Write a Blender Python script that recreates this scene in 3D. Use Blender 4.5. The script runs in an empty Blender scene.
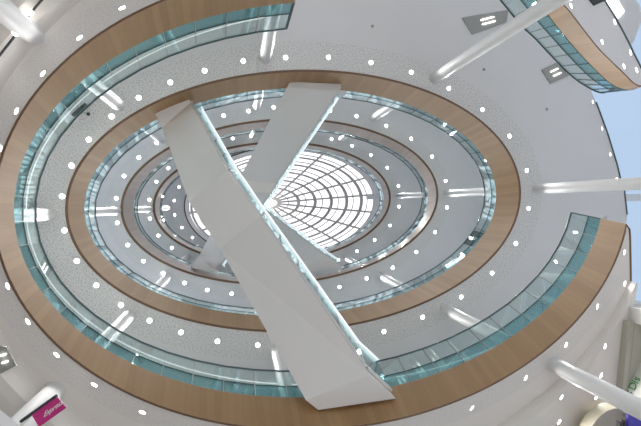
# Library atrium seen from its floor, looking up past four oval galleries to a glazed dome.
# Plan units: the camera is the origin, x to the right and y "up" on plan, z = height above the eye.
import bpy, bmesh, math, random
from mathutils import Vector, Matrix
random.seed(7)
PI = math.pi
S = 1.4            # metres per plan unit
EYE = 1.5
def P(x, y, z): return Vector((S * x, -S * y, S * z + EYE))
scene = bpy.context.scene
col = scene.collection

# ------------------------------------------------------------------ materials
def mat(name, base=(.8, .8, .8), rough=.5, metal=0., emit=None, estr=0., coat=0.):
    m = bpy.data.materials.new(name); m.use_nodes = True
    b = m.node_tree.nodes['Principled BSDF']
    b.inputs['Base Color'].default_value = (*base, 1); b.inputs['Roughness'].default_value = rough
    b.inputs['Metallic'].default_value = metal; b.inputs['Coat Weight'].default_value = coat
    if emit:
        b.inputs['Emission Color'].default_value = (*emit, 1); b.inputs['Emission Strength'].default_value = estr
    return m
def nodes(m): return m.node_tree.nodes, m.node_tree.links, m.node_tree.nodes['Principled BSDF']
def paint(name, base, rough=.45, var=.02, scale=1.2, bump=0.):
    m = mat(name, base, rough); N, L, b = nodes(m)
    tc = N.new('ShaderNodeTexCoord'); nz = N.new('ShaderNodeTexNoise'); nz.inputs['Scale'].default_value = scale; nz.inputs['Detail'].default_value = 3
    mp = N.new('ShaderNodeMapRange'); mp.inputs['To Min'].default_value = 1 - var; mp.inputs['To Max'].default_value = 1 + var
    mx = N.new('ShaderNodeMix'); mx.data_type = 'RGBA'; mx.blend_type = 'MULTIPLY'; mx.inputs[0].default_value = 1
    mx.inputs[6].default_value = (*base, 1)
    L.new(tc.outputs['Object'], nz.inputs['Vector']); L.new(nz.outputs['Fac'], mp.inputs['Value']); L.new(mp.outputs['Result'], mx.inputs[7]); L.new(mx.outputs[2], b.inputs['Base Color'])
    return m
def perforated(name, base, dark, sc=24):
    m = mat(name, base, .6); N, L, b = nodes(m)
    tc = N.new('ShaderNodeTexCoord'); vo = N.new('ShaderNodeTexVoronoi'); vo.inputs['Scale'].default_value = sc; vo.inputs['Randomness'].default_value = 1
    vo.voronoi_dimensions = '2D'
    cr = N.new('ShaderNodeValToRGB'); cr.color_ramp.elements[0].position = .12; cr.color_ramp.elements[0].color = (*dark, 1)
    cr.color_ramp.elements[1].position = .26; cr.color_ramp.elements[1].color = (*base, 1)
    L.new(tc.outputs['Object'], vo.inputs['Vector']); L.new(vo.outputs['Distance'], cr.inputs['Fac']); L.new(cr.outputs['Color'], b.inputs['Base Color'])
    return m
def wood(name, c0, c1, rough=.35, coat=.3, plank=.21):
    m = mat(name, c0, rough, coat=coat); N, L, b = nodes(m)
    uv = N.new('ShaderNodeUVMap'); uv.uv_map = 'UVMap'
    sp = N.new('ShaderNodeSeparateXYZ'); L.new(uv.outputs['UV'], sp.inputs[0])
    dv = N.new('ShaderNodeMath'); dv.operation = 'DIVIDE'; dv.inputs[1].default_value = plank; L.new(sp.outputs['X'], dv.inputs[0])
    fl = N.new('ShaderNodeMath'); fl.operation = 'FLOOR'; L.new(dv.outputs[0], fl.inputs[0])
    wn = N.new('ShaderNodeTexWhiteNoise'); wn.noise_dimensions = '1D'; L.new(fl.outputs[0], wn.inputs['W'])
    fr = N.new('ShaderNodeMath'); fr.operation = 'FRACT'; L.new(dv.outputs[0], fr.inputs[0])
    seam = N.new('ShaderNodeMath'); seam.operation = 'LESS_THAN'; seam.inputs[1].default_value = .06; L.new(fr.outputs[0], seam.inputs[0])
    mp = N.new('ShaderNodeMapping'); mp.inputs['Scale'].default_value = (22, 1.3, 1); L.new(uv.outputs['UV'], mp.inputs['Vector'])
    nz = N.new('ShaderNodeTexNoise'); nz.inputs['Scale'].default_value = 1; nz.inputs['Detail'].default_value = 4; L.new(mp.outputs['Vector'], nz.inputs['Vector'])
    ad = N.new('ShaderNodeMath'); ad.operation = 'MULTIPLY_ADD'; ad.inputs[1].default_value = .55; L.new(wn.outputs['Value'], ad.inputs[0])
    hf = N.new('ShaderNodeMath'); hf.operation = 'MULTIPLY'; hf.inputs[1].default_value = .45; L.new(nz.outputs['Fac'], hf.inputs[0]); L.new(hf.outputs[0], ad.inputs[2])
    mx = N.new('ShaderNodeMix'); mx.data_type = 'RGBA'; mx.inputs[6].default_value = (*c0, 1); mx.inputs[7].default_value = (*c1, 1); L.new(ad.outputs[0], mx.inputs[0])
    m2 = N.new('ShaderNodeMix'); m2.data_type = 'RGBA'; m2.blend_type = 'MULTIPLY'; m2.inputs[7].default_value = (.9, .88, .86, 1); L.new(seam.outputs[0], m2.inputs[0]); L.new(mx.outputs[2], m2.inputs[6])
    L.new(m2.outputs[2], b.inputs['Base Color'])
    return m
def glass(name, tint, gloss=.12, rough=.02):
    m = bpy.data.materials.new(name); m.use_nodes = True; N, L = m.node_tree.nodes, m.node_tree.links
    for n in list(N): N.remove(n)
    out = N.new('ShaderNodeOutputMaterial'); tr = N.new('ShaderNodeBsdfTransparent'); gl = N.new('ShaderNodeBsdfGlossy'); mx = N.new('ShaderNodeMixShader')
    tr.inputs['Color'].default_value = (*tint, 1); gl.inputs['Roughness'].default_value = rough; gl.inputs['Color'].default_value = (.85, .95, .95, 1)
    lw = N.new('ShaderNodeLayerWeight'); lw.inputs['Blend'].default_value = .25
    mu = N.new('ShaderNodeMath'); mu.operation = 'MULTIPLY_ADD'; mu.inputs[1].default_value = gloss * 2.2; mu.inputs[2].default_value = gloss * .25
    L.new(lw.outputs['Fresnel'], mu.inputs[0]); L.new(mu.outputs[0], mx.inputs['Fac']); L.new(tr.outputs[0], mx.inputs[1]); L.new(gl.outputs[0], mx.inputs[2]); L.new(mx.outputs[0], out.inputs['Surface'])
    return m
M = dict(
    ceiling=paint('ceiling_paint', (.78, .765, .77), .4),
    ground_ceiling=paint('ground_ceiling_paint', (.82, .775, .735), .35),
    perf=perforated('perforated_acoustic_plaster', (.80, .785, .775), (.42, .42, .43), 19),
    perffine=perforated('fine_perforated_plaster', (.80, .765, .74), (.66, .635, .615), 28),
    stair=paint('stair_plaster', (.87, .85, .84), .4),
    wall=paint('gallery_wall_paint', (.72, .81, .88), .5),
    tealwall=paint('teal_gallery_wall_paint', (.64, .69, .69), .5),
    wallw=paint('white_wall_paint', (.78, .77, .74), .5),
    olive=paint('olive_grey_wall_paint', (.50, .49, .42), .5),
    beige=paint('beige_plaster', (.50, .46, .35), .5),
    wood=wood('oak_veneer', (.335, .19, .083), (.45, .275, .132), .5, 0., .13),
    skylitwood=wood('skylit_oak_veneer', (.40, .30, .25), (.50, .40, .35), .42, .1, .13),  # same oak on the upper fascias, with reflected skylight painted in as paler colour
    edge=mat('dark_oak_edge', (.20, .11, .06), .5),
    glass=glass('balustrade_glass', (.92, .97, .97)),
    tealglass=glass('teal_tinted_glass_band', (.64, .83, .85), .2),
    paleteal=glass('pale_teal_glass_band', (.80, .93, .96), .2),
    galleryglass=glass('gallery_glass', (.94, .98, .99), .16),
    stairedge=mat('pale_glass_edge', (.72, .86, .90), .2),
    stairglass=glass('stair_glass', (.93, .98, .99), .3),
    hublamp=mat('hub_lamp', (1, 1, 1), .5, emit=(1., .99, .97), estr=3.),
    ledrail=mat('lit_handrail', (.9, .92, .94), .3, emit=(.85, .95, 1.), estr=.55),
    cove=mat('cove_lamp', (1, 1, 1), .5, emit=(1., .98, .95), estr=.5),
    glassedge=mat('glass_edge', (.03, .10, .105), .15),
    roofglass=glass('roof_glass', (.96, .98, 1.), .05),
    facade=glass('facade_glass', (.93, .97, 1.), .05),
    steel=mat('dark_steel', (.10, .15, .155), .3, .8),
    rail=mat('brushed_steel', (.55, .6, .62), .3, .9),
    white=mat('white_gloss_paint', (.80, .80, .80), .5, coat=.05),
    rib=mat('dome_rib_paint', (.80, .73, .70), .45),
    tread=paint('pale_stone', (.70, .69, .67), .5),
    floor=paint('pale_floor_tile', (.87, .85, .82), .35),
    deck=paint('gallery_floor', (.60, .59, .57), .5),
    lamp=mat('lamp_lens', (1, 1, 1), .5, emit=(1., .97, .92), estr=9.),
    bar=mat('lamp_bar', (1, 1, 1), .5, emit=(1., .98, .95), estr=2.5),
    panelbig=mat('bright_panel', (1, 1, 1), .5, emit=(.95, .98, 1.), estr=2.5),
    trimring=mat('lamp_trim', (.85, .85, .85), .4),
    grey=paint('grey_metal_tray', (.36, .36, .34), .45),
    darkgrey=mat('dark_grey_metal', (.05, .055, .06), .4, .3),
    magenta=mat('magenta_panel', (.62, .01, .24), .4),
    lettering=mat('white_lettering', (.85, .85, .85), .5),
    green=mat('green_lettering', (.05, .36, .06), .5),
    blue=mat('blue_panel', (.07, .055, .50), .4),
    black=mat('black_plastic', (.02, .02, .022), .4),
)

# ------------------------------------------------------------------ mesh helpers
def obj(name, bm, mats, parent=None, smooth=False):
    me = bpy.data.meshes.new(name)
    bmesh.ops.recalc_face_normals(bm, faces=bm.faces)
    if smooth:
        for f in bm.faces: f.smooth = True
    bm.to_mesh(me); bm.free()
    for m in (mats if isinstance(mats, (list, tuple)) else [mats]): me.materials.append(m)
    o = bpy.data.objects.new(name, me); col.objects.link(o)
    if parent:
        o.parent = parent; o.matrix_parent_inverse = Matrix.Translation(-parent.location)
    return o
def tag(o, label, cat, group=None, kind=None):
    o['label'] = label; o['category'] = cat
    if group: o['group'] = group
    if kind: o['kind'] = kind
    return o
def empty(name, loc, label, cat, group=None, kind=None):
    o = bpy.data.objects.new(name, None); col.objects.link(o); o.location = loc; o.empty_display_size = .2
    return tag(o, label, cat, group, kind)
def struct(name, bm, mats, smooth=False):
    o = obj(name, bm, mats, None, smooth); o['kind'] = 'structure'; return o
def frame(d):
    d = d.normalized(); up = Vector((0, 0, 1)) if abs(d.z) < .95 else Vector((1, 0, 0))
    a = d.cross(up).normalized(); return a, a.cross(d)
def tube(bm, pts, r, n=8, closed=False, mi=0):
    rings = []
    for i, p in enumerate(pts):
        if closed: d = pts[(i + 1) % len(pts)] - pts[i - 1]
        else: d = pts[min(i + 1, len(pts) - 1)] - pts[max(i - 1, 0)]
        a, b = frame(d)
        rings.append([bm.verts.new(p + r * (math.cos(2 * PI * k / n) * a + math.sin(2 * PI * k / n) * b)) for k in range(n)])
    m = len(rings)
    for i in range(m if closed else m - 1):
        A, B = rings[i], rings[(i + 1) % m]
        for k in range(n):
            f = bm.faces.new((A[k], A[(k + 1) % n], B[(k + 1) % n], B[k])); f.material_index = mi; f.smooth = True
    if not closed:
        bm.faces.new(rings[0][::-1]).material_index = mi; bm.faces.new(rings[-1]).material_index = mi
def hexa(bm, c, mi=0, side=None):
    """c: 8 corners, bottom four then top four, in order round the loop."""
    v = [bm.verts.new(p) for p in c]
    for q, k in (((0, 3, 2, 1), 0), ((4, 5, 6, 7), 0), ((0, 1, 5, 4), 1), ((1, 2, 6, 5), 1), ((2, 3, 7, 6), 1), ((3, 0, 4, 7), 1)):
        f = bm.faces.new([v[i] for i in q]); f.material_index = mi if not (k and side is not None) else side
def box(bm, lo, hi, mi=0):
    x0, y0, z0 = lo; x1, y1, z1 = hi
    hexa(bm, [Vector(p) for p in ((x0, y0, z0), (x1, y0, z0), (x1, y1, z0), (x0, y1, z0), (x0, y0, z1), (x1, y0, z1), (x1, y1, z1), (x0, y1, z1))], mi)
def bar(bm, a, b, w, h, mi=0):
    """rectangular bar from a to b, w across, h high"""
    d = (b - a).normalized(); s, u = frame(d)
    hexa(bm, [a - s * w / 2 - u * h / 2, a + s * w / 2 - u * h / 2, b + s * w / 2 - u * h / 2, b - s * w / 2 - u * h / 2,
              a - s * w / 2 + u * h / 2, a + s * w / 2 + u * h / 2, b + s * w / 2 + u * h / 2, b - s * w / 2 + u * h / 2], mi)
def ribbon(bm, A, B, closed=False, mi=0, uv=None, vlen=None):
    n = len(A); va = [bm.verts.new(p) for p in A]; vb = [bm.verts.new(p) for p in B]
    lay = bm.loops.layers.uv.get('UVMap') or bm.loops.layers.uv.new('UVMap')
    u = 0.; out = []
    for i in range(n if closed else n - 1):
        j = (i + 1) % n
        f = bm.faces.new((va[i], va[j], vb[j], vb[i])); f.material_index = mi
        du = ((A[j] - A[i]).length + (B[j] - B[i]).length) / 2; h = (B[i] - A[i]).length
        for l, c in zip(f.loops, ((u, 0), (u + du, 0), (u + du, h), (u, h))): l[lay].uv = c
        u += du; out.append(f)
    return out

def ell(e, t, off=0.):
    cx, cy, a, b, ro = e; u, v = (a + off) * math.cos(t), (b + off) * math.sin(t)
    return cx + u * math.cos(ro) - v * math.sin(ro), cy + u * math.sin(ro) + v * math.cos(ro)
def rng(t0, t1, n): return [t0 + (t1 - t0) * i / n for i in range(n + 1)]
D = math.radians

# ------------------------------------------------------------------ plan
E1b = (1.55, .036, 4.146, 2.906, .058); E1t = (1.588, .053, 4.301, 2.799, .059); E1h = (1.61, .077, 4.437, 2.758, .069)
E2b = (1.59, .065, 4.662, 2.621, .055); E2t = (1.593, .05, 4.711, 2.568, .049); E2h = (1.667, .044, 4.84, 2.607, .062)
E3b = (1.557, .079, 4.801, 2.463, .064); E3t = (1.66, .03, 4.85, 2.476, .05); E3h = (1.70, .04, 4.97, 2.53, .055)
E4b = (1.555, .066, 4.774, 2.403, .055); E4t = (1.60, .05, 4.82, 2.41, .055); E4h = (1.62, .05, 4.92, 2.45, .055)
EW = (2.8, .141, 6.593, 3.935, .068)      # back wall of the first and second gallery
EV = (2.1, .10, 6.5, 3.95, .06)          # back wall of the upper galleries
EC = (1.596, .019, 4.451, 3.525, .094)    # step in the ground-floor ceiling
H1, T1, H2, T2, H3, T3, H4, T4, H5 = 4.9, 5.5, 8.0, 8.9, 12.1, 13.0, 16.3, 17.2, 20.3
GR = -EYE / S
PERF = .62
ORD = {1: 'lowest', 2: 'second', 3: 'third', 4: 'top'}

# ------------------------------------------------------------------ ground floor
bm = bmesh.new(); v0 = [bm.verts.new(P(14 * math.cos(t), 14 * math.sin(t), GR)) for t in rng(0, 2 * PI, 64)[:-1]]; bm.faces.new(v0)
struct('floor', bm, M['floor'])

# ------------------------------------------------------------------ lowest gallery (open ring with a rounded tip on the right)
TA, TB = D(99.2), D(349.)
ts = rng(TA, TB, 110)
tipB = [(5.72, -.36), (5.735, -.48), (5.75, -.8), (5.765, -1.18), (5.79, -1.45)]
tipT = [(5.93, -.26), (5.97, -.42), (5.99, -.8), (6.0, -1.18), (6.02, -1.45)]
b1 = [ell(E1b, t) for t in ts]; t1 = [ell(E1t, t) for t in ts]
bm = bmesh.new()
fb = [P(x, y, H1) for x, y in b1] + [P(x, y, H1) for x, y in tipB]
ft = [P(x, y, T1) for x, y in t1] + [P(x, y, T1) for x, y in tipT]
ribbon(bm, fb, ft, mi=0)
# dark timber edge under the fascia
def inset(path, d):
    out = []
    for i, (x, y) in enumerate(path):
        x0, y0 = path[max(i - 1, 0)]; x1, y1 = path[min(i + 1, len(path) - 1)]
        tx, ty = x1 - x0, y1 - y0; l = math.hypot(tx, ty); out.append((x - (-ty) / l * d, y - tx / l * d))
    return out
low = b1 + tipB
ribbon(bm, [P(x, y, H1 - .012) for x, y in low], fb, mi=1)
ins = inset(low, .022)
ribbon(bm, [P(x, y, H1 - .012) for x, y in low], [P(x, y, H1 - .012) for x, y in ins], mi=1)
ribbon(bm, [P(x, y, H1 - .012) for x, y in ins], [P(x, y, H1) for x, y in ins], mi=1)
# end board at the top of the picture, where the ring is cut
x0, y0 = b1[0]; x1, y1 = t1[0]
ribbon(bm, [P(x0, y0, H1), P(x0 + .02, y0 + 1.6, H1)], [P(x1, y1, T1), P(x1 + .02, y1 + 1.6, T1)], mi=0)
struct('trim_1', bm, [M['wood'], M['edge']])
# ceiling under the lowest gallery: perforated strip, flat part, step and outer part
def cove(t): return ell(EC, t)
def zout(x): return 4.72 + .019 * (x - 1)
bm = bmesh.new()
tr = rng(TA, D(334), 90)
A = [ell(E1b, t) for t in tr]; C_ = [cove(t) for t in tr]
Bm = [(a[0] + (c[0] - a[0]) * min(1, .3 / math.hypot(c[0] - a[0], c[1] - a[1])), a[1] + (c[1] - a[1]) * min(1, .3 / math.hypot(c[0] - a[0], c[1] - a[1]))) for a, c in zip(A, C_)]
ribbon(bm, [P(*p, H1) for p in A], [P(*p, H1) for p in Bm], mi=1)
ribbon(bm, [P(*p, H1) for p in Bm], [P(*p, H1) for p in C_], mi=0)
n0 = len(bm.faces)
prof = [(0., 0.), (.012, .25), (.05, .6), (.11, .88), (.2, 1.)]
prev = [P(*p, H1) for p in C_]
for o_, k in prof[1:]:
    cur = []
    for t in tr:
        x, y = ell(EC, t); x, y = ell(EC, t, o_ * max(.3, min(1, 1 - .1 * (x + 1)))); cur.append(P(x, y, H1 + (zout(x) - H1) * k))
    for f in ribbon(bm, prev, cur, mi=0): f.smooth = True
    prev = cur
far = []
for t in tr:
    x, y = ell(EC, t, 5.5); x = min(x, 5.516 + (y + 1.666) * .1005 if y < -1.666 else 5.62); far.append(P(x, y, zout(x)))
ribbon(bm, prev, far, mi=0)
FAR = [v.copy() for v in far]
# slab underside towards the right tip
poly = [ell(E1b, t) for t in rng(D(334), TB, 12)] + tipB + [(5.62, -1.5), (5.62, -1.75), cove(D(334))]
bm.faces.new([bm.verts.new(P(*p, H1)) for p in poly])
struct('ceiling', bm, [M['ground_ceiling'], M['perffine']])
# outer walls of the ground floor
bm = bmesh.new(); FAR = [p for p in FAR if p.x < S * 4.9]; ribbon(bm, [Vector((p.x, p.y, 0)) for p in FAR], FAR)
struct('wall_front', bm, M['wallw'], True)
# walking surface of the lowest gallery
bm = bmesh.new()
W1 = [ell(EW, t) for t in rng(TA, D(270), 70)]
deck_out = [ell(EW, t) for t in ts]; deck_out = [(min(x, 5.95) if t > D(285) else x, y) for (x, y), t in zip(deck_out, ts)]
ribbon(bm, [P(*p, T1 - .01) for p in t1], [P(x, y, T1 - .01) for x, y in deck_out])
struct('floor', bm, M['deck'])
bm = bmesh.new()
wl = [ell(EW, t) for t in rng(D(106), D(300), 110)]
ribbon(bm, [P(*p, H1 + .02) for p in wl], [P(*p, H2) for p in wl])
struct('wall_left', bm, M['tealwall'], True)

# ------------------------------------------------------------------ upper galleries
def upper(i, eb, et, hb, ht, wall, nxt, perf=PERF):
    n = 160; tt = rng(0, 2 * PI, n)[:-1]
    bm = bmesh.new()
    b = [P(*ell(eb, t), hb) for t in tt]; tp = [P(*ell(et, t), ht) for t in tt]
    ribbon(bm, b, tp, True, 0)
    lo = [P(*ell(eb, t), hb - .018) for t in tt]; ew = .0055 * hb; li = [P(*ell(eb, t, ew), hb - .018) for t in tt]; lu = [P(*ell(eb, t, ew), hb) for t in tt]
    ribbon(bm, lo, b, True, 1); ribbon(bm, lo, li, True, 1); ribbon(bm, li, lu, True, 1)
    struct('trim_%d' % i, bm, [M['wood' if i == 2 else 'skylitwood'], M['edge']], False)
    bm = bmesh.new()
    inn = [ell(eb, t) for t in tt]; mid = [ell(eb, t, perf) for t in tt]; out = wall
    ribbon(bm, [P(*p, hb) for p in inn], [P(*p, hb) for p in mid], True, 1)
    ribbon(bm, [P(*p, hb) for p in mid], [P(*p, hb) for p in out], True, 0)
    struct('ceiling', bm, [M['ceiling'], M['perf']])
    bm = bmesh.new()
    ti = [ell(et, t) for t in tt]
    ribbon(bm, [P(*p, ht - .01) for p in ti], [P(*p, ht - .01) for p in out], True, 0)
    ribbon(bm, [P(*p, hb) for p in out], [P(*p, ht - .01) for p in out], True, 0)
    struct('floor', bm, M['deck'])
    return tt
def smooth_step(a, b, x): x = max(0, min(1, (x - a) / (b - a))); return x * x * (3 - 2 * x)
def soffit2_edge(t):
    d = math.degrees(t) % 360
    k = (1 - smooth_step(62, 112, d)) * smooth_step(29, 40, d)   # the ceiling runs on above the entrance wing
    x, y = ell(EW, t, 2.6 * k)
    if d < 33 or d > 340:
        q = [(-3, 9.3), (-.6, 9.3), (.36, 9.15), (.6, 9.04), (.96, 8.93), (1.67, 8.65), (2.19, 8.41), (2.71, 8.15), (3.3, 7.85), (5, 7.6)]
        for (ya, xa), (yb, xb) in zip(q[:-1], q[1:]):
            if ya <= y < yb: x = min(x, xa + (xb - xa) * (y - ya) / (yb - ya))
    return x, y
tt = rng(0, 2 * PI, 160)[:-1]
upper(2, E2b, E2t, H2, T2, [soffit2_edge(t) for t in tt], None)
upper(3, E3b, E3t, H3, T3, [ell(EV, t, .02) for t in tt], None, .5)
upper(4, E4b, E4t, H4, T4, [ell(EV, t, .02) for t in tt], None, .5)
for k, (z0, z1) in enumerate(((T2, H3), (T3, H4), (T4, H5))):
    bm = bmesh.new(); ww = [ell(EV, t) for t in tt]
    ribbon(bm, [P(*p, z0) for p in ww], [P(*p, z1) for p in ww], True)
    struct('wall_rear', bm, M['wall'], True)
# thin dark edge line of the second gallery's ceiling by the window side
bm = bmesh.new()
te = rng(D(-12), D(29), 30); pe = [soffit2_edge(t) for t in te]
tube(bm, [P(*p, H2 - .01) for p in pe], .022)
struct('trim_9', bm, M['steel'])

# ------------------------------------------------------------------ roof and dome
CURB = 1.6
EO = (2.5, .05, 5.13, 2.9, .05)
bm = bmesh.new(); tt = rng(0, 2 * PI, 120)[:-1]
inn = [ell(EO, t) for t in tt]; out = [ell(EV, t, .6) for t in tt]; mid = [ell(EV, t) for t in tt]
ribbon(bm, [P(*p, H5) for p in inn], [P(*p, H5) for p in out], True, 0)
ribbon(bm, [P(*p, H5 + CURB) for p in inn], [P(*p, H5 + CURB) for p in out], True, 0)
struct('ceiling', bm, [M['ceiling']])
bm = bmesh.new()
ribbon(bm, [P(*p, H5 - .02) for p in inn], [P(*p, H5 + CURB) for p in inn], True, 0)
i2 = [ell(EO, t, .06) for t in tt]
ribbon(bm, [P(*p, H5 - .02) for p in inn], [P(*p, H5 - .02) for p in i2], True, 1); ribbon(bm, [P(*p, H5 - .02) for p in i2], [P(*p, H5) for p in i2], True, 1)
struct('trim_5', bm, [M['white'], M['edge']])
dome = empty('dome_skylight', P(2.5, .05, H5 + CURB), 'oval glazed dome of white ribs and panes over the whole atrium', 'skylight')
HUB = (1.71, .06, 24.2); Z0 = H5 + CURB + .01; ER = (2.65, .05, 5.56, 3.20, .05)
def dome_pt(k, t):
    x, y = ell(ER, t); z = Z0 + (HUB[2] - Z0) * (1 - k ** 2.2); f = (z / Z0) * k
    hx, hy = HUB[0] * z / HUB[2], HUB[1] * z / HUB[2]; rx, ry = x * z / Z0, y * z / Z0
    return P(hx + (rx - hx) * k, hy + (ry - hy) * k, z)
KS = [.075, .235, .375, .515, .65, .78, .9, 1.]
tt = rng(0, 2 * PI, 72)[:-1]
bm = bmesh.new()
for a, b in zip(KS[:-1], KS[1:]):
    ribbon(bm, [dome_pt(a, t) for t in tt], [dome_pt(b, t) for t in tt], True)
obj('glazing', bm, M['roofglass'], dome, True)
for k in KS:
    bm = bmesh.new(); pts = [dome_pt(k, t) for t in tt]
    up = Vector((0, 0, .10 * S)); wdt = .035 * S
    q = [dome_pt(k + .026, t) for t in tt]
    ribbon(bm, pts, q, True); ribbon(bm, [p - up for p in pts], [p - up for p in q], True); ribbon(bm, pts, [p - up for p in pts], True); ribbon(bm, q, [p - up for p in q], True)
    obj('ring_beam', bm, M['rib'], dome)
for a, b in zip(KS[:-1], KS[1:]):
    bm = bmesh.new(); k = a * .45 + b * .55; tube(bm, [dome_pt(k, t) - Vector((0, 0, .03)) for t in tt], .045, 6, True); obj('glazing_bar', bm, M['rib'], dome)
for j in range(18):
    t = D(5 + 20 * j); bm = bmesh.new(); pts = [dome_pt(k, t) - Vector((0, 0, .06)) for k in [.07] + KS[1:]]
    for a, b in zip(pts[:-1], pts[1:]): bar(bm, a, b, .15, .13)
    obj('spoke', bm, M['rib'], dome)
bm = bmesh.new(); hp = [dome_pt(.075, t) for t in tt]; tube(bm, hp, .07, 6, True)
obj('hub_ring', bm, M['white'], dome)
bm = bmesh.new(); bmesh.ops.create_uvsphere(bm, u_segments=24, v_segments=12, radius=.36, matrix=Matrix.Translation(P(HUB[0] * .975, HUB[1], HUB[2] - .75))); obj('hub_lamp', bm, M['hublamp'], dome, True)
bm = bmesh.new(); tube(bm, [P(HUB[0] * .975, HUB[1], HUB[2] - .75), P(*HUB)], .03); obj('lamp_stem', bm, M['white'], dome)
bm = bmesh.new(); c0 = bm.verts.new(P(*HUB)); hv = [bm.verts.new(p) for p in hp]
for i in range(len(hv)): bm.faces.new((c0, hv[i], hv[(i + 1) % len(hv)]))
obj('hub_glass', bm, M['roofglass'], dome)

# ------------------------------------------------------------------ columns
def column(x, y, top, label, r=.112):
    c = empty('column', P(x, y, GR), label, 'column', 'round white columns', 'thing')
    bm = bmesh.new(); n = 32
    ribbon(bm, [P(x + r * math.cos(t), y + r * math.sin(t), GR) for t in rng(0, 2 * PI, n)[:-1]], [P(x + r * math.cos(t), y + r * math.sin(t), top) for t in rng(0, 2 * PI, n)[:-1]], True)
    obj('shaft', bm, M['white'], c, True)
    return c
column(-3.39, -.2, H5 - .005, 'white round column at the left end of the oval, passing every gallery')
column(6.72, .365, H5, 'white round column at the right end of the oval, running to the right frame edge')
column(.5, 2.9, H5, 'white round column at the top centre, behind the cut glass end of the lowest gallery')
column(-2.2, 1.83, H5, 'white round column crossing the top left corner of the view')
column(4.13, 2.73, H5, 'long white round column running to the top right, beside the timber walkway')
column(-2.04, -2.1, H5, 'white round column at lower left, just above the pink hanging sign')
column(4.43, -2.31, H5, 'white round column at lower right, beside the blue board')
column(.71, -2.96, H5, 'white round column at the bottom, half hidden by the large staircase')

# ------------------------------------------------------------------ glass balustrades
def panel(bm, a0, a1, b0, b1, th=.02, strip=0.):
    """glass sheet: a0,a1 foot, b0,b1 head"""
    n = (a1 - a0).cross(b0 - a0).normalized() * th / 2
    if strip:
        m0, m1 = a0.lerp(b0, strip), a1.lerp(b1, strip)
        hexa(bm, [a0 - n, a1 - n, a1 + n, a0 + n, m0 - n, m1 - n, m1 + n, m0 + n], 2); a0, a1 = m0, m1
    hexa(bm, [a0 - n, a1 - n, a1 + n, a0 + n, b0 - n, b1 - n, b1 + n, b0 + n])
    for f in bm.faces:
        if f.calc_area() < 1.2 * th * max((a1 - a0).length, (b0 - a0).length): f.material_index = 1
def curve_balustrade(label, et, eh, zt, zh, t0, t1, n, gaps=(), gm='glass', ends=False):
    mx, my = ell(et, (t0 + t1) / 2)
    B = empty('glass_balustrade', P(mx, my, zt), label, 'balustrade')
    runs, cur = [], []
    for i in range(n):
        a, b = t0 + (t1 - t0) * i / n, t0 + (t1 - t0) * (i + 1) / n; mid = math.degrees((a + b) / 2) % 360
        if any(g0 <= mid <= g1 for g0, g1 in gaps):
            if cur: runs.append(cur); cur = []
            continue
        cur.append((a, b))
    if cur: runs.append(cur)
    for run in runs:
        for a, b in run:
            d = (b - a) * .012
            bm = bmesh.new(); panel(bm, P(*ell(et, a + d, .02), zt), P(*ell(et, b - d, .02), zt), P(*ell(eh, a + d), zh), P(*ell(eh, b - d), zh), .02, .42)
            obj('glass_panel', bm, [M[gm], M['glassedge'], M['tealglass' if gm == 'glass' else 'paleteal']], B)
        bm = bmesh.new(); tube(bm, [P(*ell(eh, a), zh + .01) for a, b in run] + [P(*ell(eh, run[-1][1]), zh + .01)], .02)
        obj('handrail', bm, M['steel'], B)
    if ends:
        for t in (t0, t1):
            bm = bmesh.new(); bar(bm, P(*ell(et, t, .02), zt), P(*ell(eh, t), zh), .03, .05); obj('end_post', bm, M['steel'], B)
    return B
def ang(e, x, y):
    cx, cy, a, b, ro = e; dx, dy = x - cx, y - cy
    return math.degrees(math.atan2((-dx * math.sin(ro) + dy * math.cos(ro)) / b, (dx * math.cos(ro) + dy * math.sin(ro)) / a)) % 360
def gap(e, p, q, m=1.):
    a, b = ang(e, *p[:2]), ang(e, *q[:2]); a, b = min(a, b), max(a, b); return (a + m, b - m)

# ------------------------------------------------------------------ staircases
SA_L = [(-1.68, 1.84, 8.5), (-1.53, 1.54, 8.5), (-.82, .04, 6.8), (-.33, -.74, 6.8), (.86, -2.63, 5.2), (1.03, -2.78, 5.2)]
SA_R = [(-1.01, 2.14, 8.5), (-.99, 2.065, 8.5), (-.2, .56, 6.8), (.33, -.22, 6.8), (1.76, -2.36, 5.2), (2.14, -2.73, 5.2)]
SB_L = [(1.06, 2.63, 8.55), (.99, 2.50, 8.55), (-.03, .62, 10.45), (-.18, .35, 10.45), (-1.22, -1.58, 12.55), (-1.47, -1.95, 12.55)]
SB_R = [(2.21, 2.65, 8.55), (2.10, 2.48, 8.55), (.93, .55, 10.45), (.77, .28, 10.45), (-.72, -2.03, 12.55), (-.69, -2.09, 12.55)]
SC_L = [(2.18, -2.20, 12.6), (1.85, -1.95, 12.6), (-.05, -.50, 14.6), (-.4, -.24, 14.6), (-2.2, 1.13, 16.7), (-2.48, 1.35, 16.7)]
SC_R = [(3.29, -2.07, 12.6), (2.6, -1.58, 12.6), (.85, -.17, 14.6), (.5, .11, 14.6), (-1.6, 1.80, 16.7), (-1.80, 1.97, 16.7)]
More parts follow.
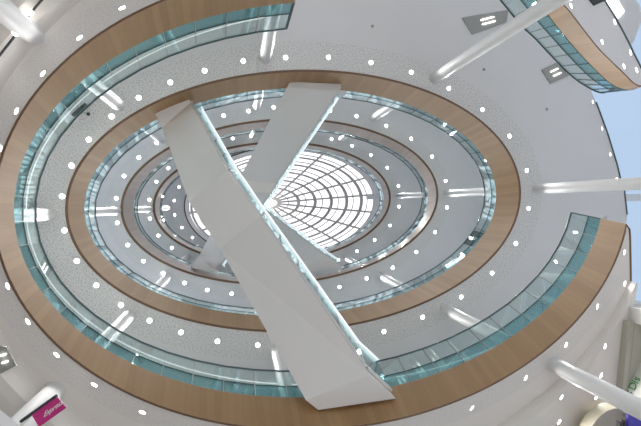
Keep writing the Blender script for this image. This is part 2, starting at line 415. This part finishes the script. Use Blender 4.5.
def staircase(name_label, Ls, Rs, th0, th1, railmat):
    n = len(Ls); ths = [th0 + (th1 - th0) * i / (n - 1) for i in range(n)]
    c = [(a + b) / 2 for a, b in zip(Ls[0], Rs[0])]
    root = empty('staircase', P(*c), name_label, 'staircase', 'white staircases crossing the atrium')
    lb = [P(*p) for p in Ls]; rb = [P(*p) for p in Rs]
    lt = [P(x, y, z + h) for (x, y, z), h in zip(Ls, ths)]; rt = [P(x, y, z + h) for (x, y, z), h in zip(Rs, ths)]
    bm = bmesh.new()
    ribbon(bm, lb, rb); ribbon(bm, lt, rt); ribbon(bm, lb, lt); ribbon(bm, rb, rt)
    ribbon(bm, [lb[0], rb[0]], [lt[0], rt[0]]); ribbon(bm, [lb[-1], rb[-1]], [lt[-1], rt[-1]])
    bmesh.ops.remove_doubles(bm, verts=bm.verts, dist=1e-4)
    obj('stair_body', bm, M['stair'], root)
    # steps
    bm = bmesh.new()
    for i in range(n - 1):
        if abs(Ls[i][2] - Ls[i + 1][2]) < .1: continue
        k = max(3, int(abs(lt[i].z - lt[i + 1].z) / .17))
        for s in range(k):
            f0, f1 = s / k, (s + 1) / k
            a, b = lt[i].lerp(lt[i + 1], f0), lt[i].lerp(lt[i + 1], f1); d, e = rt[i].lerp(rt[i + 1], f0), rt[i].lerp(rt[i + 1], f1)
            top = max(a.z, b.z); ins = .06
            A, Dd = a.lerp(d, ins), d.lerp(a, ins); Bq, Ee = b.lerp(e, ins), e.lerp(b, ins)
            lo = min(a.z, b.z) - .02
            up = lambda p, z: Vector((p.x, p.y, z))
            hexa(bm, [up(A, lo), up(Dd, lo), up(Ee, lo), up(Bq, lo), up(A, top), up(Dd, top), up(Ee, top), up(Bq, top)])
    obj('steps', bm, M['tread'], root)
    for T in (lt, rt):
        bal = []
        for i in range(n - 1):
            seg = (T[i + 1] - T[i]).length; k = max(1, round(seg / .85))
            for s in range(k): bal.append((T[i].lerp(T[i + 1], s / k + .01), T[i].lerp(T[i + 1], (s + 1) / k - .01)))
        h = Vector((0, 0, .72 * S))
        other = rt if T is lt else lt
        inw = sum(((o - p) for p, o in zip(T, other)), Vector()); inw.z = 0; inw = inw.normalized() * .05
        lean = Vector()
        if T is rt: inw = -inw * .6; lean = -(-inw).normalized() * .19
        for a, b in bal:
            if (b - a).length < .12: continue
            bm = bmesh.new(); panel(bm, a + inw - h * .25, b + inw - h * .25, a + inw + h + lean, b + inw + h + lean)
            obj('glass_panel', bm, [M['stairglass'], M['stairedge']], root)
        bm = bmesh.new(); tube(bm, [p + inw * 2 + lean + h * .97 for p in T], .03); obj('handrail', bm, railmat, root)
        if T is rt:
            for sgm in range(n - 1):
                bm = bmesh.new(); bar(bm, T[sgm] + inw * 1.3 - h * .2, T[sgm + 1] + inw * 1.3 - h * .2, .05, .16); obj('glass_channel', bm, M['white'], root)
    return root
staircase('large white staircase in front, rising from the lowest gallery to the second', SA_L, SA_R, .3, .4, M['ledrail'])
staircase('white staircase in the middle, rising from the second gallery to the third', SB_L, SB_R, .35, .45, M['ledrail'])
staircase('highest white staircase, half hidden, rising from the third gallery to the top one', SC_L, SC_R, .4, .5, M['ledrail'])

curve_balustrade('glass balustrade of clear panels along the lowest gallery, cut open at the right', E1t, E1h, T1, T1 + .75, TA, TB, 40, [gap(E1t, SA_L[-1], SA_R[-1])], 'glass', True)
curve_balustrade('glass balustrade around the second gallery, above its oval timber edge', E2t, E2h, T2, T2 + .75, 0, 2 * PI, 46, [gap(E2t, SA_L[0], SA_R[0]), gap(E2t, SB_L[0], SB_R[0])], 'galleryglass')
curve_balustrade('glass balustrade around the third gallery, above its oval timber edge', E3t, E3h, T3, T3 + .75, 0, 2 * PI, 46, [gap(E3t, SB_L[-1], SB_R[-1]), gap(E3t, SC_L[0], SC_R[0])], 'galleryglass')
curve_balustrade('glass balustrade around the top gallery, next below the dome', E4t, E4h, T4, T4 + .75, 0, 2 * PI, 46, [gap(E4t, SC_L[-1], SC_R[-1])], 'galleryglass')
# ------------------------------------------------------------------ separate timber-edged walkway at upper right
WB = [(3.2, 3.95), (3.7, 3.48), (4.12, 3.11), (4.55, 2.80), (4.83, 2.53), (5.13, 2.25), (5.53, 1.96), (5.74, 1.81), (5.87, 1.78), (6.02, 1.80), (6.12, 1.90), (6.12, 2.05)]
WT = [(3.5, 4.2), (3.95, 3.75), (4.41, 3.35), (4.79, 2.98), (5.05, 2.73), (5.36, 2.45), (5.76, 2.14), (6.04, 1.97), (6.31, 1.91), (6.5, 1.95), (6.6, 2.05), (6.6, 2.2)]
WH = [(3.6, 4.35), (4.08, 3.95), (4.55, 3.5), (4.9, 3.17), (5.2, 2.95), (5.55, 2.66), (5.9, 2.39), (6.22, 2.21), (6.56, 2.09), (6.75, 2.12), (6.85, 2.2), (6.85, 2.3)]
WO = [(4.6, 3.9), (4.75, 3.65), (4.95, 3.32), (5.2, 2.97), (5.42, 2.70), (5.64, 2.39), (5.74, 2.23), (5.83, 2.1), (5.88, 2.03), (5.95, 2.0), (6.02, 2.02), (6.1, 2.07)]
def subdiv(pl, k=4):
    out = []; n = len(pl)
    for i in range(n - 1):
        p0, p1, p2, p3 = (Vector(pl[max(0, min(n - 1, j))]) for j in (i - 1, i, i + 1, i + 2))
        for s in range(k):
            t = s / k; out.append(tuple(.5 * (2 * p1 + (p2 - p0) * t + (2 * p0 - 5 * p1 + 4 * p2 - p3) * t * t + (3 * p1 - p0 - 3 * p2 + p3) * t ** 3)))
    return out + [tuple(pl[-1])]
wb, wt, wo, wh = subdiv(WB), subdiv(WT), subdiv(WO), subdiv(WH)
bm = bmesh.new()
ribbon(bm, [P(*p, H1) for p in wb], [P(*p, T1) for p in wt], mi=0)
ribbon(bm, [P(*p, H1 - .01) for p in wb], [P(*p, H1 - .01) for p in inset(wb, .02)], mi=1)
struct('trim_6', bm, [M['wood'], M['edge']], True)
bm = bmesh.new(); ribbon(bm, [P(*p, H1) for p in wb], [P(*p, H1) for p in wo]); struct('ceiling', bm, M['ceiling'])
wd = [(x + .45, y + .25) for x, y in wo]
bm = bmesh.new(); ribbon(bm, [P(*p, T1 - .01) for p in wt], [P(*p, T1 - .01) for p in wd]); struct('floor', bm, M['deck'])
bm = bmesh.new(); ribbon(bm, [P(*p, H1) for p in wo], [P(*p, T1) for p in wd]); tube(bm, [P(*p, H1) for p in wo], .018, mi=1); struct('trim_7', bm, [M['white'], M['steel']])
B = empty('glass_balustrade', P(5.2, 2.6, T1), 'glass balustrade along the short walkway at the upper right', 'balustrade')
ws = subdiv(WH, 2); wts = subdiv(WT, 2)
for i in range(len(ws) - 1):
    bm = bmesh.new(); panel(bm, P(*wts[i], T1), P(*wts[i + 1], T1), P(*ws[i], T1 + .75), P(*ws[i + 1], T1 + .75), .02, .42); obj('glass_panel', bm, [M['glass'], M['glassedge'], M['tealglass']], B)
bm = bmesh.new(); tube(bm, [P(*p, T1 + .76) for p in wh], .02); obj('handrail', bm, M['steel'], B)

# ------------------------------------------------------------------ downlights
L1 = [(-1.74, 1.84), (-1.3, 2.21), (-2.11, 1.42), (-2.37, 1.0), (-2.53, .59), (-2.48, -.9), (-2.29, -1.3), (-2.01, -1.69), (-1.63, -2.06), (-1.12, -2.43), (3.13, -2.81), (3.97, -2.46), (4.63, -2.03), (5.16, -1.5), (5.64, -1.18), (5.62, -.71)]
L1b = [(5.2, -2.06), (4.46, -2.73), (4.43, -3.08), (4.78, -3.03), (5.14, -2.48), (5.06, -2.79)]
LW = [(5.16, 2.36), (5.55, 2.04), (4.62, 2.83), (5.37, 2.67), (5.66, 2.25), (5.78, 2.0)]
LE = [(8.2, 2.43), (8.47, 1.82), (8.72, 1.21), (8.92, .62)]
L2 = [(.07, 2.8), (.9, 2.93), (1.78, 3.0), (2.69, 2.96), (3.59, 2.82), (4.47, 2.53), (5.29, 2.11), (5.98, 1.55), (6.44, .78), (6.5, -.09), (6.18, -.89), (5.58, -1.55), (4.82, -2.06), (3.9, -2.46), (3.01, -2.72), (.34, -2.83), (-.44, -2.7), (-1.12, -2.48), (-1.69, -2.22), (-2.19, -1.9), (-2.61, -1.51), (-2.93, -1.05), (-3.13, -.49), (-3.16, .13), (-3.0, .69), (-2.71, 1.17), (-2.32, 1.61), (-1.85, 1.98), (-1.29, 2.3), (-.66, 2.56)]
L3 = [(-2.33, 1.74), (-2.81, 1.31), (-3.2, .78), (-3.41, .15), (-3.39, -.54), (-3.12, -1.17), (-2.71, -1.64), (-2.18, -2.01), (-1.59, -2.31), (-.95, -2.54), (-.25, -2.68), (.26, 2.77), (-.47, 2.6), (1.0, 2.92), (2.75, 2.9), (3.6, 2.77), (4.59, 2.51), (5.45, 2.13), (6.19, 1.57), (6.68, .78), (6.73, -.1), (6.32, -.92), (5.66, -1.56), (4.84, -2.05), (3.96, -2.37), (3.07, -2.61)]
L4 = [(-2.72, 1.38), (-3.16, .85), (-3.42, .16), (-3.4, -.57), (-3.1, -1.23), (-2.61, -1.72), (-2.03, -2.08), (-.28, 2.61), (.45, 2.75), (3.77, 2.73), (4.66, 2.47), (5.5, 2.11), (6.25, 1.58), (6.76, .8), (6.8, -.1), (6.39, -.92), (5.69, -1.54), (4.9, -2.01), (4.08, -2.36)]
L5 = [(-2.9, .81), (-3.13, .16), (-3.11, -.54), (-2.78, -1.16), (-2.29, -1.65)]
def lamp_mesh(r, sx=1.):
    bm = bmesh.new(); n = 20; r *= S
    def ringv(rr, z): return [bm.verts.new((rr * sx * math.cos(2 * PI * k / n), rr * math.sin(2 * PI * k / n), z)) for k in range(n)]
    a, b, c, d = ringv(r * 1.1, 0), ringv(r * 1.1, -.012), ringv(r, -.014), ringv(r, -.008)
    for A, B_ in ((a, b), (b, c), (c, d)):
        for k in range(n): bm.faces.new((A[k], A[(k + 1) % n], B_[(k + 1) % n], B_[k]))
    f = bm.faces.new(d); f.material_index = 1
    bmesh.ops.recalc_face_normals(bm, faces=bm.faces)
    me = bpy.data.meshes.new('recessed_downlight'); bm.to_mesh(me); bm.free(); me.materials.append(M['trimring']); me.materials.append(M['lamp'])
    return me
LAMP = lamp_mesh(.044); LAMPS = lamp_mesh(.038, .4); LAMP3 = lamp_mesh(.05); LAMP4 = lamp_mesh(.056)
SPOT = bpy.data.lights.new('downlight_beam', 'SPOT'); SPOT.energy = 46; SPOT.spot_size = D(122); SPOT.spot_blend = .9; SPOT.shadow_soft_size = .06; SPOT.color = (1., .985, .965)
SPOT1 = SPOT.copy(); SPOT1.energy = 7; SPOT1.spot_size = D(158); SPOT1.spot_blend = .5; SPOT3 = SPOT.copy(); SPOT3.energy = 75
def clock(x, y, c=(1.6, .05)):
    a = (90 - math.degrees(math.atan2(y - c[1], x - c[0]))) % 360; m = int(round(a / 360 * 720))
    return '%d:%02d' % ((m // 60 % 12) or 12, m % 60)
used = set()
def lights(lst, z, fmt, group, me=LAMP):
    for x, y in lst:
        o = bpy.data.objects.new('recessed_downlight', me); col.objects.link(o); o.location = P(x, y, z(x) if callable(z) else z)
        if me is LAMPS: o.rotation_euler.z = -math.atan2(y, x)
        tag(o, fmt % clock(x, y), 'downlight', group)
        if (x, y) == (4.78, -3.03): continue
        sl = bpy.data.objects.new('downlight_beam', {LAMPS: SPOT1, LAMP: SPOT}.get(me, SPOT3)); col.objects.link(sl); sl.parent = o; sl.location = (0, 0, -.06)
lights(L1, H1, 'round downlight under the lowest gallery, at the %s clock position of its oval', 'downlights under the lowest gallery', LAMPS)
lights(L1b, lambda x: 4.59 if x == 4.78 else zout(x), 'small downlight in the lower right ground ceiling, at the %s clock position', 'downlights in the ground ceiling at lower right', LAMPS)
lights(LW, H1, 'small downlight under the upper right walkway, at the %s clock position', 'downlights under the short walkway', LAMPS)
lights(LE, H2, 'small downlight by the window-side ceiling edge, at the %s clock position', 'downlights along the window-side ceiling edge', LAMPS)
lights(L2, H2, 'round downlight in the perforated ceiling under the second gallery, at the %s clock position', 'downlights under the second gallery')
lights(L3, H3, 'round downlight in the ceiling under the third gallery, at the %s clock position', 'downlights under the third gallery', LAMP3)
lights(L4, H4, 'round downlight in the ceiling under the top gallery, at the %s clock position', 'downlights under the top gallery', LAMP4)
lights(L5, H5, 'round downlight in the roof ceiling beside the dome, at the %s clock position', 'downlights in the roof ceiling', LAMP4)

# ------------------------------------------------------------------ cove lamps where the gallery walls meet the ceilings
def cove_lamp(pts, z, label):
    o = empty('cove_light', P(*pts[0], z), label, 'cove light', None)
    bm = bmesh.new(); tube(bm, [P(*p, z - .03) for p in pts], .014, 6); obj('lamp_tube', bm, M['cove'], o)
    bm = bmesh.new(); tube(bm, [P(*p, z - .012) for p in pts], .016, 6); obj('housing', bm, M['white'], o)
cove_lamp([ell(EW, t, -.05) for t in rng(D(107), D(299), 110)], H2, 'long thin cove light along the top of the wall behind the lowest gallery')
for zz, nm in ((H3, 'second'), (H4, 'third'), (H5, 'top')):
    cove_lamp([ell(EV, t, -.05) for t in rng(0, 2 * PI, 150)], zz, 'long thin cove light along the top of the wall behind the %s gallery' % nm)

for x, y, lb in ((2.72, 3.72, 'tiny dark sensor on the plain ceiling at the top centre'), (5.32, 3.0, 'tiny dark sensor on the ceiling below the long column at upper right'), (6.95, 2.2, 'tiny dark sensor on the ceiling left of the window side')):
    bm = bmesh.new(); bmesh.ops.create_cone(bm, cap_ends=True, segments=16, radius1=.035, radius2=.045, depth=.03, matrix=Matrix.Translation((0, 0, -.015)))
    o = obj('ceiling_sensor', bm, M['grey']); o.location = P(x, y, H2); tag(o, lb, 'sensor')

# ------------------------------------------------------------------ recessed light trays
def tray(q, z, label, bars=True, m=None, depth=.03):
    c = [sum(p[i] for p in q) / 4 for i in (0, 1)]
    r = empty('light_tray', P(c[0], c[1], z), label, 'ceiling light', None)
    bm = bmesh.new(); hexa(bm, [P(x, y, z - depth) for x, y in q] + [P(x, y, z) for x, y in q]); obj('tray', bm, m or M['grey'], r)
    if bars:
        u = Vector((q[1][0] - q[0][0] + q[2][0] - q[3][0], q[1][1] - q[0][1] + q[2][1] - q[3][1])) / 2; v = Vector((q[3][0] - q[0][0] + q[2][0] - q[1][0], q[3][1] - q[0][1] + q[2][1] - q[1][1])) / 2
        cc = Vector(c)
        for s in (-.15, .15):
            a, b = cc + v * s - u * bars, cc + v * s + u * bars; w = v * .03
            bm = bmesh.new(); hexa(bm, [P(*p, z - depth - .02) for p in (a - w, b - w, b + w, a + w)] + [P(*p, z - depth) for p in (a - w, b - w, b + w, a + w)]); obj('lamp_bar', bm, M['bar'], r)
    return r
tray([(4.77, 4.08), (5.9, 4.36), (5.86, 4.09), (5.02, 3.74)], H2, 'grey light tray with two bright bars behind the long column at upper right', .16)
tray([(6.78, 3.09), (7.24, 3.31), (7.52, 3.01), (7.02, 2.79)], H2, 'grey light tray with two bright bars just below the short walkway', .2)
tray([(4.86, 3.0), (5.2, 3.04), (5.2, 2.96), (5.01, 2.87)], H1, 'dark grey tray under the walkway at the top right edge', 0, M['darkgrey'], .015)
tray([(8.51, 4.86), (8.75, 4.98), (9.03, 4.63), (8.87, 4.47)], H2, 'bright white light panel beyond the walkway at the top right', 0, M['panelbig'])
tray([(-2.47, -1.47), (-2.38, -1.49), (-2.29, -1.69), (-2.45, -1.77)], 4.67, 'grey light tray with two lamps at the lower left frame edge', .2, None, .02)
tray([(7.34, -1.30), (7.78, -.88), (8.12, -.97), (7.64, -1.42)], H3, 'dark grey light tray seen through the glass at the right of the second gallery', .08, M['darkgrey'])
tray([(-3.56, -1.18), (-3.45, -.93), (-3.32, -1.15), (-3.44, -1.37)], H2, 'grey light tray with two bars behind the glass at far left', .22)
tray([(-3.78, -.1), (-3.67, .12), (-3.6, -.06), (-3.7, -.12)], H2, 'small dark tray beside the left column, behind glass', 0, M['grey'])
def strip(a, b, z, w, label):
    r = empty('strip_light', P(*a, z), label, 'ceiling light'); bm = bmesh.new(); bar(bm, P(*a, z - .03), P(*b, z - .03), w, .04); obj('diffuser', bm, M['panelbig'], r)
    bm = bmesh.new(); bar(bm, P(*a, z - .008), P(*b, z - .008), w * 1.3, .02); obj('housing', bm, M['white'], r)
strip((6.71, -2.07), (7.31, -1.75), H3, .13, 'white strip light beside the dark tray at the right of the second gallery')

# ------------------------------------------------------------------ window side at right
bm = bmesh.new(); hexa(bm, [P(12.5, -7, GR), P(12.53, -7, GR), P(12.53, 7, GR), P(12.5, 7, GR), P(12.5, -7, 19), P(12.53, -7, 19), P(12.53, 7, 19), P(12.5, 7, 19)])
struct('window_1', bm, M['facade'])
bm = bmesh.new()
box(bm, P(12.4, .35, GR), P(12.6, .12, 19)); box(bm, P(12.4, -3.1, GR), P(12.6, -3.35, 19))
struct('window_2', bm, M['white'])
# ground floor walls at lower right
bm = bmesh.new(); hexa(bm, [P(5.62, -1.5, GR), P(6.3, -1.5, GR), P(6.3, -1.72, GR), P(5.62, -1.72, GR), P(5.62, -1.5, 4.9), P(6.3, -1.5, 4.9), P(6.3, -1.72, 4.9), P(5.62, -1.72, 4.9)])
struct('wall_right', bm, M['wallw'])
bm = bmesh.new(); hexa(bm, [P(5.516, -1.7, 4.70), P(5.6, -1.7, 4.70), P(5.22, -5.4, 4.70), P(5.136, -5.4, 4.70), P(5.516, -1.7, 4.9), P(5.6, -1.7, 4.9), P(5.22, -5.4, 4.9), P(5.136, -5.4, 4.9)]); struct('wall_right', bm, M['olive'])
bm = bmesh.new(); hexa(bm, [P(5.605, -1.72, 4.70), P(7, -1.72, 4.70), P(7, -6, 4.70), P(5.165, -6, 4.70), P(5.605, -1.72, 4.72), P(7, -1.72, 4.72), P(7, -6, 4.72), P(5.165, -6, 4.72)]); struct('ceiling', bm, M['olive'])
TWA, TWB = Vector((5.31, -2.99)), Vector((6.07, -1.74))
n_ = Vector((TWB.y - TWA.y, -(TWB.x - TWA.x))).normalized()
bm = bmesh.new(); q = [TWA, TWB, TWB + n_ * .12, TWA + n_ * .12]
hexa(bm, [P(*p, GR) for p in q] + [P(*p, 4.70) for p in q]); struct('wall_rear', bm, M['wallw'])
def text(name, body, size, mtx, m, parent=None, ext=.004):
    cu = bpy.data.curves.new(name, 'FONT'); cu.body = body; cu.size = size; cu.extrude = ext; cu.materials.append(m)
    tmp = bpy.data.objects.new(name, cu); col.objects.link(tmp)
    dg = bpy.context.evaluated_depsgraph_get(); me = bpy.data.meshes.new_from_object(tmp.evaluated_get(dg)); bpy.data.objects.remove(tmp)
    me.transform(mtx.to_3x3().to_4x4()); o = bpy.data.objects.new(name, me); col.objects.link(o); o.location = mtx.translation
    if parent: o.parent = parent; o.matrix_parent_inverse = Matrix.Translation(-parent.location)
    return o
def basis(o, xa, ya):
    xa = xa.normalized(); za = xa.cross(ya).normalized(); ya = za.cross(xa)
    m = Matrix.Identity(4)
    for i, v in enumerate((xa, ya, za)):
        for j in range(3): m[j][i] = v[j]
        m[j][3] = 0
    m.translation = o; return m
d_ = (P(*TWB, 0) - P(*TWA, 0)).normalized()
o = Vector((5.459, -2.752)) - n_ * .012
t = empty('wall_lettering', P(*o, 4.60), 'green lettering reading Dis on the white wall at lower right', 'lettering')
adv = 0
for ch, w_ in (('<', .15), ('D', .15), ('i', .055), ('s', .11)):
    text('letter', ch, .21, basis(P(*o, 4.60) + d_ * adv, d_, Vector((0, 0, 1))), M['green'], t); adv += w_
# round bulkhead
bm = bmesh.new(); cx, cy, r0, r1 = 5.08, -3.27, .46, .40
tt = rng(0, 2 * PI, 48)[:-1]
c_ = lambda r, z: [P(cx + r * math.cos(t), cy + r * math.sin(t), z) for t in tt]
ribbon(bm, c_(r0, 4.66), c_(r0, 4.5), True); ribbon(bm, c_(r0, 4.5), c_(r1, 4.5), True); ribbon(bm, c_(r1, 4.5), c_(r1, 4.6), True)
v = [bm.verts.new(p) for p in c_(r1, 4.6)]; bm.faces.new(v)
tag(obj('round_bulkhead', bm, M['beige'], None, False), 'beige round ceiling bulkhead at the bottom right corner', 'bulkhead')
# blue board
b_ = empty('blue_board', P(5.35, -3.0, 4.1), 'bright blue board at the bottom right corner, below the green lettering', 'sign')
bm = bmesh.new(); box(bm, P(4.92, -2.68, 4.18), P(5.25, -2.95, 4.22)); obj('panel', bm, M['blue'], b_)
bm = bmesh.new(); box(bm, P(4.87, -2.80, 4.2), P(4.895, -2.93, 4.26)); obj('bracket', bm, M['black'], b_)
bm = bmesh.new(); box(bm, P(4.81, -2.82, 4.2), P(4.84, -2.95, 4.26)); obj('bracket', bm, M['black'], b_)

# ------------------------------------------------------------------ hanging sign at lower left
A, Bp = P(-1.60, -1.62, 3.3), P(-1.36, -1.45, 3.3)
sg = empty('hanging_sign', (A + Bp) / 2, 'magenta hanging sign reading Express below a dark rail', 'sign')
bm = bmesh.new(); bar(bm, A, Bp, .03, .035); obj('rail', bm, M['darkgrey'], sg)
q = [P(-1.52, -1.57, 3.28), P(-1.348, -1.45, 3.28), P(-1.233, -1.455, 3.12), P(-1.405, -1.575, 3.12)]
nn = (q[1] - q[0]).cross(q[3] - q[0]).normalized(); nn = nn if nn.z > 0 else -nn
bm = bmesh.new(); hexa(bm, q + [p + nn * .02 for p in q]); obj('panel', bm, M['magenta'], sg)
xa = (q[1] - q[0]); ya = q[0] - q[3]
text('lettering', 'Express', .115, basis(q[3].lerp(q[2], .28).lerp(q[0].lerp(q[1], .28), .22) - nn * .008, xa, ya) @ Matrix.Diagonal((.58, 1, 1, 1)), M['lettering'], sg, .002)
bm = bmesh.new(); bar(bm, A.lerp(Bp, .5), P(-1.88, -1.93, 3.5), .016, .016); obj('bracket', bm, M['white'], sg)
# pale screen at the extreme lower left
bm = bmesh.new(); q = [(-1.95, -1.0), (-1.47, -1.49), (-1.56, -1.75), (-2.2, -1.2)]
hexa(bm, [P(*p, 2.9) for p in q] + [P(*p, 3.0) for p in q])
tag(obj('screen_top', bm, M['white'], None), 'pale panel edge in the lower left corner beside the pink sign', 'panel')
# small camera on an arm
cc = empty('security_camera', P(-2.73, 1.63, 7.75), 'small dark device on an arm behind the glass at upper left', 'camera')
bm = bmesh.new(); bar(bm, P(-2.86, 1.53, 7.68), P(-2.64, 1.75, 7.68), .07, .05); obj('bracket', bm, M['black'], cc)
bm = bmesh.new(); tube(bm, [P(-2.75, 1.64, 7.68), P(-2.6, 1.57, 7.66)], .015); tube(bm, [P(-2.75, 1.64, 7.68), P(-2.75, 1.64, 8.)], .015); obj('arm', bm, M['rail'], cc)
bm = bmesh.new(); bmesh.ops.create_icosphere(bm, subdivisions=2, radius=.045, matrix=Matrix.Translation(P(-2.59, 1.565, 7.64))); obj('head', bm, M['black'], cc, True)
# track in the outer ground ceiling at upper left
tk = empty('ceiling_track', P(-2.2, 1.67, 4.78), 'dark curved ceiling track with small lamps in the top left corner', 'track')
tp = [(-2.75, .7), (-2.6, 1.03), (-2.46, 1.39), (-2.26, 1.71), (-2.13, 1.93), (-1.96, 2.17), (-1.7, 2.5)]
tp = subdiv(tp); zt = lambda x: zout(x) - .012
bm = bmesh.new(); tube(bm, [P(x, y, zt(x)) for x, y in tp], .018, 6); obj('track', bm, M['darkgrey'], tk)
for x, y in ((-2.24, 1.74), (-2.11, 1.96), (-2.47, 1.37)):
    bm = bmesh.new(); bmesh.ops.create_icosphere(bm, subdivisions=2, radius=.045, matrix=Matrix.Translation(P(x, y, zt(x) - .02))); obj('lamp', bm, M['lamp'], tk, True)

# ------------------------------------------------------------------ light
w = bpy.data.worlds.new('daylight'); scene.world = w; w.use_nodes = True
N, L = w.node_tree.nodes, w.node_tree.links; bg = N['Background']
tc = N.new('ShaderNodeTexCoord'); sp = N.new('ShaderNodeSeparateXYZ'); L.new(tc.outputs['Generated'], sp.inputs[0])
cr = N.new('ShaderNodeValToRGB'); cr.color_ramp.interpolation = 'EASE'
E_ = cr.color_ramp.elements
E_[0].position = .0; E_[0].color = (.52, .54, .57, 1)
E_[1].position = 1.; E_[1].color = (1.75, 1.78, 1.8, 1)
e = E_.new(.72); e.color = (.60, .72, .90, 1)
e = E_.new(.90); e.color = (1.6, 1.65, 1.75, 1)
L.new(sp.outputs['Z'], cr.inputs['Fac']); L.new(cr.outputs['Color'], bg.inputs['Color']); bg.inputs['Strength'].default_value = .62

cam = bpy.data.cameras.new('camera'); co = bpy.data.objects.new('camera', cam); col.objects.link(co)
cam.sensor_width = 36; cam.lens = 397 / 641 * 36; cam.clip_start = .02; cam.clip_end = 300
tx, ty = .2, -.0225; th = math.hypot(tx, ty)
K = Matrix(((0, 0, tx / th), (0, 0, ty / th), (-tx / th, -ty / th, 0)))
R = Matrix.Identity(3) + math.sin(th) * K + (1 - math.cos(th)) * (K @ K)
flip = lambda v: Vector((v.x, -v.y, v.z))
r_, u_, f_ = flip(R @ Vector((1, 0, 0))), flip(R @ Vector((0, 1, 0))), flip(R @ Vector((0, 0, 1)))
mw = Matrix.Identity(4)
for i, v in enumerate((r_, u_, -f_)):
    for j in range(3): mw[j][i] = v[j]
mw.translation = (0, 0, EYE); co.matrix_world = mw; scene.camera = co
vs = scene.view_settings; vs.view_transform = 'Standard'; vs.look = 'None'; vs.gamma = 1; vs.use_curve_mapping = False; vs.exposure = .62
cy = scene.cycles; cy.max_bounces = 10; cy.diffuse_bounces = 6; cy.transparent_max_bounces = 24; cy.use_denoising = True
cy.caustics_reflective = False; cy.caustics_refractive = False; cy.sample_clamp_indirect = 8
